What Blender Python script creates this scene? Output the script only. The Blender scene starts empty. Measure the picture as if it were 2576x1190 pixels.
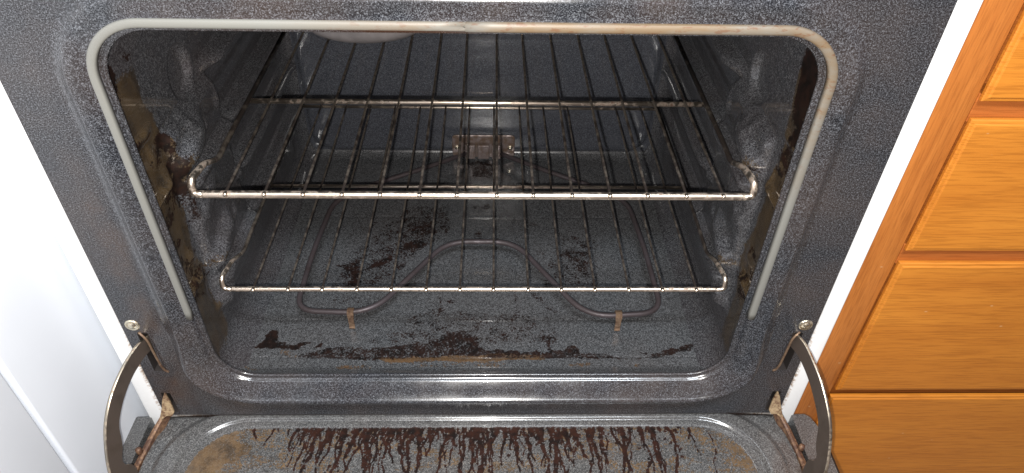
import bpy, bmesh, math, random
import numpy as np
from mathutils import Vector, Matrix
from mathutils.geometry import tessellate_polygon
random.seed(7)
rng = np.random.default_rng(5)
S = bpy.context.scene
COL = S.collection
PI = math.pi

# ------------------------------------------------------------------ camera
cam_d = bpy.data.cameras.new("camera")
cam = bpy.data.objects.new("camera", cam_d)
COL.objects.link(cam)
S.camera = cam
cam_d.sensor_width = 36.0
cam_d.sensor_fit = 'HORIZONTAL'
cam_d.lens = 1780.0/2576.0*36.0
cam_d.clip_start = 0.01
cam_d.clip_end = 50
CAM = Vector((.020, -.493, .681))
RX = Vector((0.99963823, -0.01844411, 0.019576))
DN = Vector((0.00304515, -0.6455439, -0.7637171))
FW = Vector((0.02672325, 0.76350042, -0.64525419))
M = Matrix(((RX.x, -DN.x, -FW.x, CAM.x), (RX.y, -DN.y, -FW.y, CAM.y), (RX.z, -DN.z, -FW.z, CAM.z), (0, 0, 0, 1)))
cam.matrix_world = M

# ------------------------------------------------------------------ world, lamps, exposure
W = bpy.data.worlds.new("World")
S.world = W
W.use_nodes = True
bg = W.node_tree.nodes["Background"]
bg.inputs[0].default_value = (.92, .76, .80, 1)
bg.inputs[1].default_value = 0.23

def area(name, loc, target, sx, sy, power, col):
    d = bpy.data.lights.new(name, 'AREA')
    d.shape = 'RECTANGLE'
    d.size = sx
    d.size_y = sy
    d.energy = power
    d.color = col
    o = bpy.data.objects.new(name, d)
    COL.objects.link(o)
    o.location = loc
    o.rotation_euler = (Vector(target)-Vector(loc)).to_track_quat('-Z', 'X').to_euler()
    return o
# the phone's flash, a few centimetres from the lens
fl = bpy.data.lights.new("phone_flash", 'SPOT')
fl.energy = 32.0
fl.spot_size = math.radians(125)
fl.spot_blend = .6
fl.shadow_soft_size = .004
fl.color = (1.0, .965, .92)
flo = bpy.data.objects.new("phone_flash", fl)
COL.objects.link(flo)
flo.location = CAM - RX*.014 + DN*.020
flo.rotation_euler = M.to_euler()
# the kitchen's ceiling fixture behind the photographer
area("ceiling_fixture", (.21, -.92, 1.98), (0, 0, .1), .16, .84, 45.0, (.88, .94, 1.0))

S.view_settings.view_transform = 'Standard'
S.view_settings.look = 'None'
S.view_settings.exposure = 0.0
S.view_settings.gamma = 1.0

# ------------------------------------------------------------------ helpers
WL = {}
def reg(o, parent, loc):
    COL.objects.link(o)
    pl = Vector((0, 0, 0))
    if parent is not None:
        o.parent = parent
        pl = WL[parent.name]
    loc = Vector(loc)
    o.location = loc - pl
    WL[o.name] = loc
    return o

def tag(o, label=None, cat=None, group=None, kind=None):
    for k, v in (('label', label), ('category', cat), ('group', group), ('kind', kind)):
        if v:
            o[k] = v
    return o

def empty(name, loc, label, cat, group=None):
    o = bpy.data.objects.new(name, None)
    o.empty_display_size = .05
    reg(o, None, loc)
    return tag(o, label, cat, group)

def mesh_obj(name, V, F, mat, parent=None, smooth=True, loc=(0, 0, 0)):
    me = bpy.data.meshes.new(name)
    me.from_pydata([tuple(v) for v in V], [], F)
    me.validate()
    if smooth:
        me.polygons.foreach_set('use_smooth', [True]*len(me.polygons))
    me.materials.append(mat)
    me.update()
    return reg(bpy.data.objects.new(name, me), parent, loc)

def share(name, me, parent, loc):
    return reg(bpy.data.objects.new(name, me), parent, loc)

def merge(parts):
    V, F = [], []
    for v, f in parts:
        n = len(V)
        V += list(v)
        F += [tuple(i+n for i in q) for q in f]
    return V, F

def fillet(pts, r, n=6):
    out = [Vector(pts[0])]
    for i in range(1, len(pts)-1):
        a, b, c = Vector(pts[i-1]), Vector(pts[i]), Vector(pts[i+1])
        u, w = (a-b), (c-b)
        rr = min(r if not isinstance(r, (list, tuple)) else r[i-1], u.length*.48, w.length*.48)
        p0, p1 = b+u.normalized()*rr, b+w.normalized()*rr
        for k in range(n+1):
            t = k/n
            out.append(p0*(1-t)**2 + b*2*t*(1-t) + p1*t*t)
    out.append(Vector(pts[-1]))
    return out

def tube(pts, rad, seg=12, cap=True, flat=None):
    """sweep a circle (or a list of radii) along pts"""
    pts = [Vector(p) for p in pts]
    n = len(pts)
    V, F = [], []
    up = Vector((0, 0, 1))
    t0 = (pts[1]-pts[0]).normalized()
    if abs(t0.dot(up)) > .95:
        up = Vector((0, 1, 0))
    nrm = (up - t0*up.dot(t0)).normalized()
    for i, p in enumerate(pts):
        t = (pts[min(i+1, n-1)]-pts[max(i-1, 0)]).normalized()
        nrm = (nrm - t*nrm.dot(t)).normalized()
        b = t.cross(nrm)
        r = rad[i] if isinstance(rad, (list, tuple)) else rad
        for k in range(seg):
            a = 2*PI*k/seg
            V.append(p + nrm*math.cos(a)*r + b*math.sin(a)*r)
    for i in range(n-1):
        for k in range(seg):
            k2 = (k+1) % seg
            F.append((i*seg+k, i*seg+k2, (i+1)*seg+k2, (i+1)*seg+k))
    if cap:
        F.append(tuple(range(seg-1, -1, -1)))
        F.append(tuple((n-1)*seg+k for k in range(seg)))
    return V, F

def box(x0, x1, y0, y1, z0, z1, bev=0.0, seg=2):
    bm = bmesh.new()
    bmesh.ops.create_cube(bm, size=1)
    for v in bm.verts:
        v.co = Vector((x0+(v.co.x+.5)*(x1-x0), y0+(v.co.y+.5)*(y1-y0), z0+(v.co.z+.5)*(z1-z0)))
    if bev > 0:
        bmesh.ops.bevel(bm, geom=bm.edges[:], offset=bev, segments=seg, affect='EDGES', profile=.5)
    bm.verts.index_update()
    V = [v.co.copy() for v in bm.verts]
    F = [tuple(v.index for v in f.verts) for f in bm.faces]
    bm.free()
    return V, F

def sstep(a, b, x):
    t = np.clip((x-a)/(b-a), 0, 1)
    return t*t*(3-2*t)

def grid_obj(name, U, Vv, fn, mat, parent, attrs=None, flip=False, smooth=True):
    """regular grid; fn(U2,V2) -> X,Y,Z arrays; attrs name->array"""
    U2, V2 = np.meshgrid(U, Vv, indexing='ij')
    X, Y, Z = fn(U2, V2)
    nu, nv = U2.shape
    co = np.stack([X.ravel(), Y.ravel(), Z.ravel()], 1)
    idx = np.arange(nu*nv).reshape(nu, nv)
    q = np.stack([idx[:-1, :-1].ravel(), idx[1:, :-1].ravel(), idx[1:, 1:].ravel(), idx[:-1, 1:].ravel()], 1)
    if flip:
        q = q[:, ::-1]
    me = bpy.data.meshes.new(name)
    nf = len(q)
    me.vertices.add(len(co))
    me.vertices.foreach_set('co', co.ravel())
    me.loops.add(nf*4)
    me.loops.foreach_set('vertex_index', q.ravel().astype(np.int32))
    me.polygons.add(nf)
    me.polygons.foreach_set('loop_start', np.arange(0, nf*4, 4, dtype=np.int32))
    me.polygons.foreach_set('use_smooth', [smooth]*nf)
    me.update(calc_edges=True)
    me.materials.append(mat)
    for k, arr in (attrs or {}).items():
        at = me.attributes.new(k, 'FLOAT', 'POINT')
        at.data.foreach_set('value', arr.ravel().astype(np.float32))
    return reg(bpy.data.objects.new(name, me), parent, (0, 0, 0))

def inpoly(X, Y, poly):
    ins = np.zeros(X.shape, bool)
    n = len(poly)
    for i in range(n):
        x1, y1 = poly[i]
        x2, y2 = poly[(i+1) % n]
        c = ((y1 > Y) != (y2 > Y)) & (X < (x2-x1)*(Y-y1)/((y2-y1) or 1e-9)+x1)
        ins ^= c
    return ins

def blur(A, n):
    for _ in range(n):
        P = np.pad(A, 1, mode='edge')
        A = (P[:-2, 1:-1]+P[2:, 1:-1]+P[1:-1, :-2]+P[1:-1, 2:]+2*P[1:-1, 1:-1])/6
    return A

# ------------------------------------------------------------------ materials
def newmat(name):
    m = bpy.data.materials.new(name)
    m.use_nodes = True
    nt = m.node_tree
    return m, nt, nt.nodes['Principled BSDF']

def N(nt, typ, **kw):
    n = nt.nodes.new(typ)
    for k, v in kw.items():
        if k.startswith('i_'):
            n.inputs[k[2:].replace('_', ' ')].default_value = v
        else:
            setattr(n, k, v)
    return n

def ramp(nt, stops, interp='LINEAR'):
    r = nt.nodes.new('ShaderNodeValToRGB')
    r.color_ramp.interpolation = interp
    e = r.color_ramp.elements
    while len(e) < len(stops):
        e.new(.5)
    for el, (p, c) in zip(e, stops):
        el.position = p
        el.color = c if len(c) == 4 else (*c, 1)
    return r

def noise(nt, co, scale, detail=2, rough=.5, dist=0.0):
    n = N(nt, 'ShaderNodeTexNoise')
    n.inputs['Scale'].default_value = scale
    n.inputs['Detail'].default_value = detail
    n.inputs['Roughness'].default_value = rough
    n.inputs['Distortion'].default_value = dist
    nt.links.new(co, n.inputs['Vector'])
    return n.outputs['Fac']

def mixc(nt, fac, a, b, blend='MIX'):
    m = nt.nodes.new('ShaderNodeMix')
    m.data_type = 'RGBA'
    m.blend_type = blend
    for sock, v in ((m.inputs[0], fac), (m.inputs[6], a), (m.inputs[7], b)):
        if isinstance(v, (int, float)):
            sock.default_value = v
        elif isinstance(v, tuple):
            sock.default_value = v if len(v) == 4 else (*v, 1)
        else:
            nt.links.new(v, sock)
    return m.outputs[2]

def math_n(nt, op, a, b=None, clamp=False):
    m = nt.nodes.new('ShaderNodeMath')
    m.operation = op
    m.use_clamp = clamp
    for s, v in ((m.inputs[0], a), (m.inputs[1], b)):
        if v is None:
            continue
        if isinstance(v, (int, float)):
            s.default_value = v
        else:
            nt.links.new(v, s)
    return m.outputs[0]

def mapping(nt, src, scale=(1, 1, 1), rot=(0, 0, 0), loc=(0, 0, 0)):
    m = nt.nodes.new('ShaderNodeMapping')
    m.inputs['Scale'].default_value = scale
    m.inputs['Rotation'].default_value = rot
    m.inputs['Location'].default_value = loc
    nt.links.new(src, m.inputs['Vector'])
    return m.outputs[0]

def enamel(name, dark, light, amount=.5, rough=.30, stains=False, dust=0.0, tint=None, bump=.25, coarse=1.0, burnc=((.004, .0024, .002, 1), (.014, .006, .004, 1)), ambc=(.085, .042, .011), fs=1150, ad=.8, cw=.35):
    """porcelain enamel: near-black ground with pale flecks; optional painted-on burnt stains"""
    m, nt, p = newmat(name)
    L = nt.links
    tc = N(nt, 'ShaderNodeTexCoord').outputs['Object']
    n1 = noise(nt, tc, fs, 2, .6)
    n2 = noise(nt, tc, 520*coarse, 1, .5)
    f = math_n(nt, 'ADD', math_n(nt, 'MULTIPLY', n1, .75), math_n(nt, 'MULTIPLY', n2, .25))
    c = .5+(.5-amount)*.22
    r = ramp(nt, [(max(c-.10, 0), (*dark, 1)), (c, tuple(.72*a+.28*b for a, b in zip(dark, light))+(1,)), (c+.12, (*light, 1))])
    L.new(f, r.inputs[0])
    col = r.outputs[0]
    # very slow patchiness of use: haze and old heat tint
    n3 = noise(nt, tc, 9, 4, .6)
    r3 = ramp(nt, [(.38, (0, 0, 0, 1)), (.70, (1, 1, 1, 1))])
    L.new(n3, r3.inputs[0])
    col = mixc(nt, math_n(nt, 'MULTIPLY', r3.outputs[0], dust*.6), col, tint or (.16, .105, .075))
    roughv = rough
    rr = ramp(nt, [(.3, (rough*.75,)*3+(1,)), (.7, (rough*1.3,)*3+(1,))])
    L.new(noise(nt, tc, 30, 3), rr.inputs[0])
    rv = rr.outputs[0]
    if stains:
        fine = noise(nt, tc, 430, 4, .7)
        mid = noise(nt, tc, 95, 3, .6)
        both = math_n(nt, 'ADD', math_n(nt, 'MULTIPLY', fine, .68), math_n(nt, 'MULTIPLY', mid, .32))
        for an, colr, wid, depth in (('amber', ambc, 1.2, ad), ('burn', (.018, .0065, .0048), 1.15, .97)):
            a = N(nt, 'ShaderNodeAttribute', attribute_name=an).outputs['Fac']
            t = math_n(nt, 'ADD', a, math_n(nt, 'MULTIPLY', math_n(nt, 'SUBTRACT', both, .5), 3.0 if an == 'burn' else 2.4))
            t = math_n(nt, 'MULTIPLY', t, math_n(nt, 'MULTIPLY', a, 14, True))
            rs = ramp(nt, [(.46, (0, 0, 0, 1)), (.58, (1, 1, 1, 1))])
            L.new(t, rs.inputs[0])
            col2 = colr
            if an == 'amber':
                ra = ramp(nt, [(.34, tuple(c*.45 for c in ambc)+(1,)), (.50, (*ambc, 1)), (.68, tuple(c*1.35 for c in ambc)+(1,))])
                L.new(noise(nt, mapping(nt, tc, (1, 1, .35)), 75, 4, .65), ra.inputs[0])
                col2 = ra.outputs[0]
            if an == 'burn':
                rb = ramp(nt, [(.35, burnc[0]), (.62, burnc[1])])
                L.new(noise(nt, tc, 140, 3), rb.inputs[0])
                col2 = rb.outputs[0]
            col = mixc(nt, math_n(nt, 'MULTIPLY', rs.outputs[0], depth), col, col2)
            if an == 'burn':
                rv = mixc(nt, rs.outputs[0], rv, (.55, .55, .55))
                nt.links.new(math_n(nt, 'SUBTRACT', cw, math_n(nt, 'MULTIPLY', rs.outputs[0], cw*.9)), p.inputs['Coat Weight'])
                nt.links.new(math_n(nt, 'SUBTRACT', .5, math_n(nt, 'MULTIPLY', rs.outputs[0], .32)), p.inputs['Specular IOR Level'])
    L.new(col, p.inputs['Base Color'])
    L.new(rv, p.inputs['Roughness'])
    p.inputs['IOR'].default_value = 1.5
    p.inputs['Coat Weight'].default_value = .30
    p.inputs['Coat Roughness'].default_value = .05
    b = N(nt, 'ShaderNodeBump')
    b.inputs['Strength'].default_value = bump
    b.inputs['Distance'].default_value = .0004
    hgt = noise(nt, tc, 520, 2)
    if stains:
        hgt = math_n(nt, 'ADD', hgt, math_n(nt, 'MULTIPLY', rs.outputs[0], math_n(nt, 'MULTIPLY', noise(nt, tc, 260, 3, .7), 2.2)))
    L.new(hgt, b.inputs['Height'])
    L.new(b.outputs[0], p.inputs['Normal'])
    return m

def metal(name, clean, dirty, rough=.22, soil=.5, scale=120, metallic=1.0, bump=.25):
    m, nt, p = newmat(name)
    tc = N(nt, 'ShaderNodeTexCoord').outputs['Object']
    n = math_n(nt, 'ADD', math_n(nt, 'MULTIPLY', noise(nt, tc, scale, 4, .65), .6), math_n(nt, 'MULTIPLY', noise(nt, tc, scale*.13, 3, .6), .4))
    c = .5-(.5-soil)*.35
    r = ramp(nt, [(c-.06, (1, 1, 1, 1)), (c+.07, (0, 0, 0, 1))])
    nt.links.new(n, r.inputs[0])
    nt.links.new(mixc(nt, r.outputs[0], clean, dirty), p.inputs['Base Color'])
    nt.links.new(mixc(nt, r.outputs[0], (rough,)*3, (.55,)*3), p.inputs['Roughness'])
    nt.links.new(mixc(nt, r.outputs[0], (metallic,)*3, (metallic*.35,)*3), p.inputs['Metallic'])
    b = N(nt, 'ShaderNodeBump')
    b.inputs['Strength'].default_value = bump
    b.inputs['Distance'].default_value = .0005
    nt.links.new(n, b.inputs['Height'])
    nt.links.new(b.outputs[0], p.inputs['Normal'])
    return m

def wood(name, c0, c1, c2, along='X', seed=0.0):
    m, nt, p = newmat(name)
    tc = N(nt, 'ShaderNodeTexCoord').outputs['Object']
    sc = (1, 1, 1)
    if along == 'X':
        v = mapping(nt, tc, (2.2, 30, 34), loc=(seed, seed, seed))
        vf = mapping(nt, tc, (26, 400, 620), loc=(seed, 0, seed))
        vb = mapping(nt, tc, (3.0, 8, 9), loc=(seed, 0, seed))
    else:
        v = mapping(nt, tc, (34, 30, 2.2), loc=(seed, seed, seed))
        vf = mapping(nt, tc, (620, 400, 30), loc=(seed, 0, seed))
        vb = mapping(nt, tc, (9, 8, 2.0), loc=(seed, 0, seed))
    a = noise(nt, v, 1.6, 5, .62, .8)
    b = noise(nt, vf, 1.0, 3, .6)
    r = ramp(nt, [(.30, (*c0, 1)), (.52, (*c1, 1)), (.74, (*c2, 1))])
    nt.links.new(a, r.inputs[0])
    rf = ramp(nt, [(.40, (.62, .56, .50, 1)), (.52, (1, 1, 1, 1))])
    nt.links.new(b, rf.inputs[0])
    col = mixc(nt, .5, r.outputs[0], rf.outputs[0], 'MULTIPLY')
    rb = ramp(nt, [(.35, (.86, .80, .76, 1)), (.62, (1.0, 1.0, 1.0, 1))])
    nt.links.new(noise(nt, vb, 1.3, 3, .5, .4), rb.inputs[0])
    col = mixc(nt, .8, col, rb.outputs[0], 'MULTIPLY')
    # small pale nicks and a few dark ones in the varnish
    vn = mapping(nt, tc, (70, 70, 150), rot=(0, .35, 0), loc=(seed*3, 0, 0))
    vo = N(nt, 'ShaderNodeTexVoronoi')
    vo.inputs['Scale'].default_value = .42
    nt.links.new(vn, vo.inputs['Vector'])
    rn = ramp(nt, [(.035, (1, 1, 1, 1)), (.060, (0, 0, 0, 1))])
    nt.links.new(vo.outputs['Distance'], rn.inputs[0])
    sel = math_n(nt, 'GREATER_THAN', N(nt, 'ShaderNodeSeparateColor').outputs[0], .6)
    sep = nt.nodes[-2] if False else sel.node.inputs[0].links[0].from_node
    nt.links.new(vo.outputs['Color'], sep.inputs[0])
    col = mixc(nt, math_n(nt, 'MULTIPLY', math_n(nt, 'MULTIPLY', rn.outputs[0], sel), .6), col, (.62, .40, .22))
    nt.links.new(col, p.inputs['Base Color'])
    p.inputs['Roughness'].default_value = .38
    p.inputs['Coat Weight'].default_value = .15
    p.inputs['Coat Roughness'].default_value = .25
    bu = N(nt, 'ShaderNodeBump')
    bu.inputs['Strength'].default_value = .18
    bu.inputs['Distance'].default_value = .0006
    nt.links.new(b, bu.inputs['Height'])
    nt.links.new(bu.outputs[0], p.inputs['Normal'])
    return m

def plain(name, col, rough=.5, metallic=0.0, var=.08, scale=40, dirt=None, dirt_amt=.0):
    m, nt, p = newmat(name)
    tc = N(nt, 'ShaderNodeTexCoord').outputs['Object']
    n = noise(nt, tc, scale, 4, .6)
    r = ramp(nt, [(.3, tuple(c*(1-var) for c in col)+(1,)), (.7, tuple(min(c*(1+var), 1) for c in col)+(1,))])
    nt.links.new(n, r.inputs[0])
    o = r.outputs[0]
    if dirt:
        rd = ramp(nt, [(.62-dirt_amt, (0, 0, 0, 1)), (.72-dirt_amt, (1, 1, 1, 1))])
        nt.links.new(noise(nt, tc, scale*2.2, 5, .7), rd.inputs[0])
        o = mixc(nt, rd.outputs[0], o, dirt)
    nt.links.new(o, p.inputs['Base Color'])
    p.inputs['Roughness'].default_value = rough
    p.inputs['Metallic'].default_value = metallic
    return m

DK = (.012, .013, .015)
LT = (.088, .094, .102)
M_face = enamel('speckled enamel face', (.007, .008, .0105), (.138, .146, .162), .30, .22, dust=.30, fs=1080, bump=.12)
def face_marks(m):
    """rust-brown heat band down the left border and burnt grease on the lip over the opening"""
    nt = m.node_tree
    p = nt.nodes['Principled BSDF']
    src = p.inputs['Base Color'].links[0].from_socket
    tc = N(nt, 'ShaderNodeTexCoord').outputs['Object']
    sep = N(nt, 'ShaderNodeSeparateXYZ')
    nt.links.new(tc, sep.inputs[0])
    def band(i, c, w):
        d = math_n(nt, 'ABSOLUTE', math_n(nt, 'SUBTRACT', sep.outputs[i], c))
        mr = N(nt, 'ShaderNodeMapRange')
        mr.inputs['From Min'].default_value = w
        mr.inputs['From Max'].default_value = w*.35
        nt.links.new(d, mr.inputs['Value'])
        return mr.outputs[0]
    nz = noise(nt, tc, 24, 4, .65)
    r = ramp(nt, [(.36, (0, 0, 0, 1)), (.60, (1, 1, 1, 1))])
    nt.links.new(nz, r.inputs[0])
    f = math_n(nt, 'MULTIPLY', math_n(nt, 'MULTIPLY', band(0, -.326, .016), band(2, .20, .19)), r.outputs[0])
    col = mixc(nt, math_n(nt, 'MULTIPLY', f, .35), src, (.085, .055, .040))
    f2 = math_n(nt, 'MULTIPLY', math_n(nt, 'MULTIPLY', band(0, -.045, .075), band(2, .4600, .0045)), band(1, .004, .007))
    col = mixc(nt, math_n(nt, 'MULTIPLY', f2, .9), col, (.035, .014, .006))
    f3 = math_n(nt, 'MULTIPLY', math_n(nt, 'MULTIPLY', band(0, -.335, .03), band(2, .035, .05)), r.outputs[0])
    col = mixc(nt, math_n(nt, 'MULTIPLY', f3, .6), col, (.055, .032, .022))
    nt.links.new(col, p.inputs['Base Color'])
face_marks(M_face)
M_floor = enamel('speckled enamel floor', (.013, .0135, .015), (.155, .161, .168), .46, .20, stains=True, dust=.10, fs=1300, bump=.12, ad=.7)
M_wall = enamel('speckled enamel wall', (.013, .013, .015), (.145, .148, .156), .42, .15, cw=.55, bump=.05, fs=1300, stains=True, dust=.6, tint=(.048, .034, .033), ambc=(.046, .028, .010))
M_back = enamel('speckled enamel back', (.024, .026, .032), (.105, .112, .130), .42, .13, bump=.03, fs=1300, dust=.15, tint=(.06, .05, .05))
M_door = enamel('speckled enamel door', (.030, .030, .031), (.175, .174, .170), .47, .22, stains=True, dust=.15, fs=1200, bump=.12, ambc=(.115, .066, .026), ad=.74, burnc=((.006, .003, .0025, 1), (.026, .0085, .005, 1)))
M_chrome = metal('tarnished rack bar', (.80, .68, .56), (.15, .095, .07), .33, .26, 190, bump=.06)
M_rod = metal('browned rack rod', (.34, .29, .24), (.032, .024, .020), .31, .57, 45, bump=.03)
M_element = metal('oxidised heating element', (.085, .070, .075), (.045, .034, .035), .42, .5, 90, .55)
M_clip = metal('browned steel clip', (.30, .20, .13), (.09, .05, .03), .35, .5, 160, .7)
M_screw = metal('screw steel', (.85, .78, .62), (.25, .17, .10), .22, .3, 300)
M_arm = metal('hinge arm steel', (.125, .098, .080), (.085, .064, .052), .42, .5, 60, .6)
M_rust = metal('rusty hinge steel', (.26, .15, .085), (.085, .040, .024), .6, .6, 240, .3)
M_claw = metal('dirty tan hinge claw', (.40, .29, .17), (.13, .07, .04), .55, .5, 300, .3)
M_plate = metal('heat tinted plate', (.20, .165, .16), (.10, .065, .045), .40, .5, 110, .5)
M_white = plain('white enamel side', (.90, .90, .89), .28, var=.02)
M_cab = plain('white painted cabinet', (.70, .73, .78), .40, var=.015, scale=14, dirt=(.55, .50, .42), dirt_amt=-.06)
def edge_rust(m):
    nt = m.node_tree
    p = nt.nodes['Principled BSDF']
    src = p.inputs['Base Color'].links[0].from_socket
    tc = N(nt, 'ShaderNodeTexCoord').outputs['Object']
    sep = N(nt, 'ShaderNodeSeparateXYZ')
    nt.links.new(tc, sep.inputs[0])
    mr = N(nt, 'ShaderNodeMapRange')
    mr.inputs['From Min'].default_value = .3592
    mr.inputs['From Max'].default_value = .3568
    nt.links.new(math_n(nt, 'ABSOLUTE', sep.outputs[0]), mr.inputs['Value'])
    mz = N(nt, 'ShaderNodeMapRange')
    mz.inputs['From Min'].default_value = .17
    mz.inputs['From Max'].default_value = .10
    nt.links.new(sep.outputs[2], mz.inputs['Value'])
    r = ramp(nt, [(.45, (0, 0, 0, 1)), (.60, (1, 1, 1, 1))])
    nt.links.new(noise(nt, tc, 260, 4, .7), r.inputs[0])
    f = math_n(nt, 'MULTIPLY', math_n(nt, 'MULTIPLY', mr.outputs[0], mz.outputs[0]), r.outputs[0])
    nt.links.new(mixc(nt, math_n(nt, 'MULTIPLY', f, .85), src, (.30, .17, .08)), p.inputs['Base Color'])
edge_rust(M_white)
M_black = plain('black glass door front', (.012, .011, .011), .15)
M_dark = plain('dark slot', (.02, .015, .013), .7)
M_vent = plain('pale vent cover', (.065, .058, .058), .55, var=.25, scale=60)
M_kfloor = plain('kitchen floor', (.22, .17, .12), .45, var=.2, scale=8)
M_woodv = wood('beech stile', (.34, .105, .020), (.43, .145, .028), (.52, .185, .040), 'Z', 1.7)
M_woodr = wood('reddish rail wood', (.34, .095, .018), (.44, .130, .026), (.52, .165, .036), 'X', 4.1)  # rails and carcass are a darker, redder wood than the drawers
WOODS = [wood('oak drawer %s' % w, (.52, .180, .021), (.57, .206, .025), (.62, .232, .029), 'X', sd) for w, sd in (('a', 0.3), ('b', 7.7), ('c', 13.1), ('d', 21.9))]

def gasket_mat():
    m, nt, p = newmat('silicone gasket')
    tc = N(nt, 'ShaderNodeTexCoord').outputs['Object']
    sep = N(nt, 'ShaderNodeSeparateXYZ')
    nt.links.new(tc, sep.inputs[0])
    base = (.175, .172, .155)
    # yellowing on the upper right, rust-coloured crumbs along the top run
    yr = ramp(nt, [(.0, (0, 0, 0, 1)), (1, (1, 1, 1, 1))])
    mr = N(nt, 'ShaderNodeMapRange')
    mr.inputs['From Min'].default_value = -.14
    mr.inputs['From Max'].default_value = .02
    nt.links.new(sep.outputs[0], mr.inputs['Value'])
    mz = N(nt, 'ShaderNodeMapRange')
    mz.inputs['From Min'].default_value = .30
    mz.inputs['From Max'].default_value = .43
    nt.links.new(sep.outputs[2], mz.inputs['Value'])
    area_m = math_n(nt, 'MULTIPLY', mr.outputs[0], mz.outputs[0])
    v = mapping(nt, tc, (16, 60, 60))
    ry = ramp(nt, [(.22, (0, 0, 0, 1)), (.60, (1, 1, 1, 1))])
    nt.links.new(noise(nt, v, 1.2, 4, .6), ry.inputs[0])
    col = mixc(nt, math_n(nt, 'MULTIPLY', math_n(nt, 'MULTIPLY', ry.outputs[0], area_m), .80), base, (.150, .092, .040))
    rc = ramp(nt, [(.55, (0, 0, 0, 1)), (.63, (1, 1, 1, 1))])
    nt.links.new(noise(nt, mapping(nt, tc, (90, 200, 210)), 1.3, 4, .65), rc.inputs[0])
    col = mixc(nt, math_n(nt, 'MULTIPLY', math_n(nt, 'MULTIPLY', rc.outputs[0], area_m), .55), col, (.12, .045, .016))
    nt.links.new(col, p.inputs['Base Color'])
    p.inputs['Roughness'].default_value = .5
    return m
M_gasket = gasket_mat()

# ================================================================== SETTING
kf = mesh_obj('floor', [(-3, -3, -.34), (3, -3, -.34), (3, 2, -.34), (-3, 2, -.34)], [(0, 1, 2, 3)], M_kfloor)
tag(kf, kind='structure')

# ================================================================== OVEN
oven = empty('oven', (0, 0, -.34), 'speckled dark grey oven with its door open, grimy inside', 'oven')

# ---- face: opening ring swept outward, then a flat plate with slots
HW, ZB, ZT = .2730, .0640, .4575      # opening half width, bottom, top
FXW, FZ0, FZ1 = .354, -.004, .62
# (outward distance d, depth y) from inside the cavity to the flat plate
PROF = [(.0125, .0120), (.0070, .0090), (.0030, .0070), (.0006, .0052), (.0000, .0036), (.0006, .0022), (.0020, .0018), (.0036, .0026), (.0050, .0022),
        (.0058, -.0004), (.0070, -.0030), (.0088, -.0044), (.012, -.0050), (.022, -.0066), (.0320, -.0078), (.0345, -.0076), (.0372, -.0060), (.0430, -.0026), (.0480, -.0007), (.0520, 0)]
PB = [(.0125, .0120), (.0070, .0090), (.0030, .0070), (.0006, .0052), (.0000, .0036), (.0006, .0022), (.0020, .0018), (.0034, .0022), (.0044, .0016),
      (.0052, -.0004), (.0058, -.0016), (.0066, -.0026), (.0140, -.0091), (.0200, -.0144), (.0208, -.0156), (.0218, -.0172), (.0236, -.0181), (.0285, -.0150), (.0360, -.0085), (.0500, 0)]
def ring_loop(d, ns=10, nc=12):
    r = .040+d*.80
    ds = d if d < .0088 else .0088+(d-.0088)*.70
    a = HW+ds
    z0, z1 = ZB-d, ZT+ds
    pts = []
    def seg(p, q, n):
        for k in range(n):
            t = k/n
            pts.append((p[0]+(q[0]-p[0])*t, p[1]+(q[1]-p[1])*t))
    def arc(cx, cz, a0):
        for k in range(nc):
            an = a0+PI/2*k/nc
            pts.append((cx+r*math.cos(an), cz+r*math.sin(an)))
    seg((-a+r, z0), (a-r, z0), ns)
    arc(a-r, z0+r, -PI/2)
    seg((a, z0+r), (a, z1-r), ns)
    arc(a-r, z1-r, 0)
    seg((a-r, z1), (-a+r, z1), ns)
    arc(-a+r, z1-r, PI/2)
    seg((-a, z1-r), (-a, z0+r), ns)
    arc(-a+r, z0+r, PI)
    return pts
def ring_obj(prof, name, mat):
    V, F = [], []
    n = None
    for j, (d, y) in enumerate(prof):
        lp = ring_loop(d)
        lb = ring_loop(PB[j][0])
        n = len(lp)
        for k, ((x, z), (xb, zb)) in enumerate(zip(lp, lb)):
            # weight 1 along the bottom run, fading to 0 up the two lower corners
            t = (ZB+.075-z)/.075
            w = min(max(t, 0), 1)**1.5 if z < .2 else 0
            wt = min(max((z-(ZT-.03))/.04, 0), 1) if j >= 12 else 0
            V.append((x, y*(1-.5*wt)*(1-w)+PB[j][1]*w, z*(1-w)+zb*w))
    for j in range(len(prof)-1):
        for k in range(n):
            k2 = (k+1) % n
            F.append((j*n+k, j*n+k2, (j+1)*n+k2, (j+1)*n+k))
    return V, F
V, F = ring_obj(PROF, 'x', None)
outer = [(-FXW, FZ0), (FXW, FZ0), (FXW, FZ1), (-FXW, FZ1)]
hole = [(v[0], v[2]) for v in V[-len(ring_loop(.05)):]]
slots = []
for s in (-1, 1):
    slots.append([(s*.3375-.0050, .074), (s*.3375+.0050, .074), (s*.3375+.0062, .134), (s*.3375-.0045, .134)])
    slots.append([(s*.342-.006, .002), (s*.342+.006, .002), (s*.342+.005, .036), (s*.342-.005, .036)])
polys = [[Vector((x, z, 0)) for x, z in pl] for pl in [outer, hole]+slots]
tris = tessellate_polygon(polys)
flatv = [v for pl in polys for v in pl]
n0 = len(V)
V2 = V + [(v.x, 0.0, v.y) for v in flatv]
F2 = F + [tuple(n0+i for i in t) for t in tris]
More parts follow.
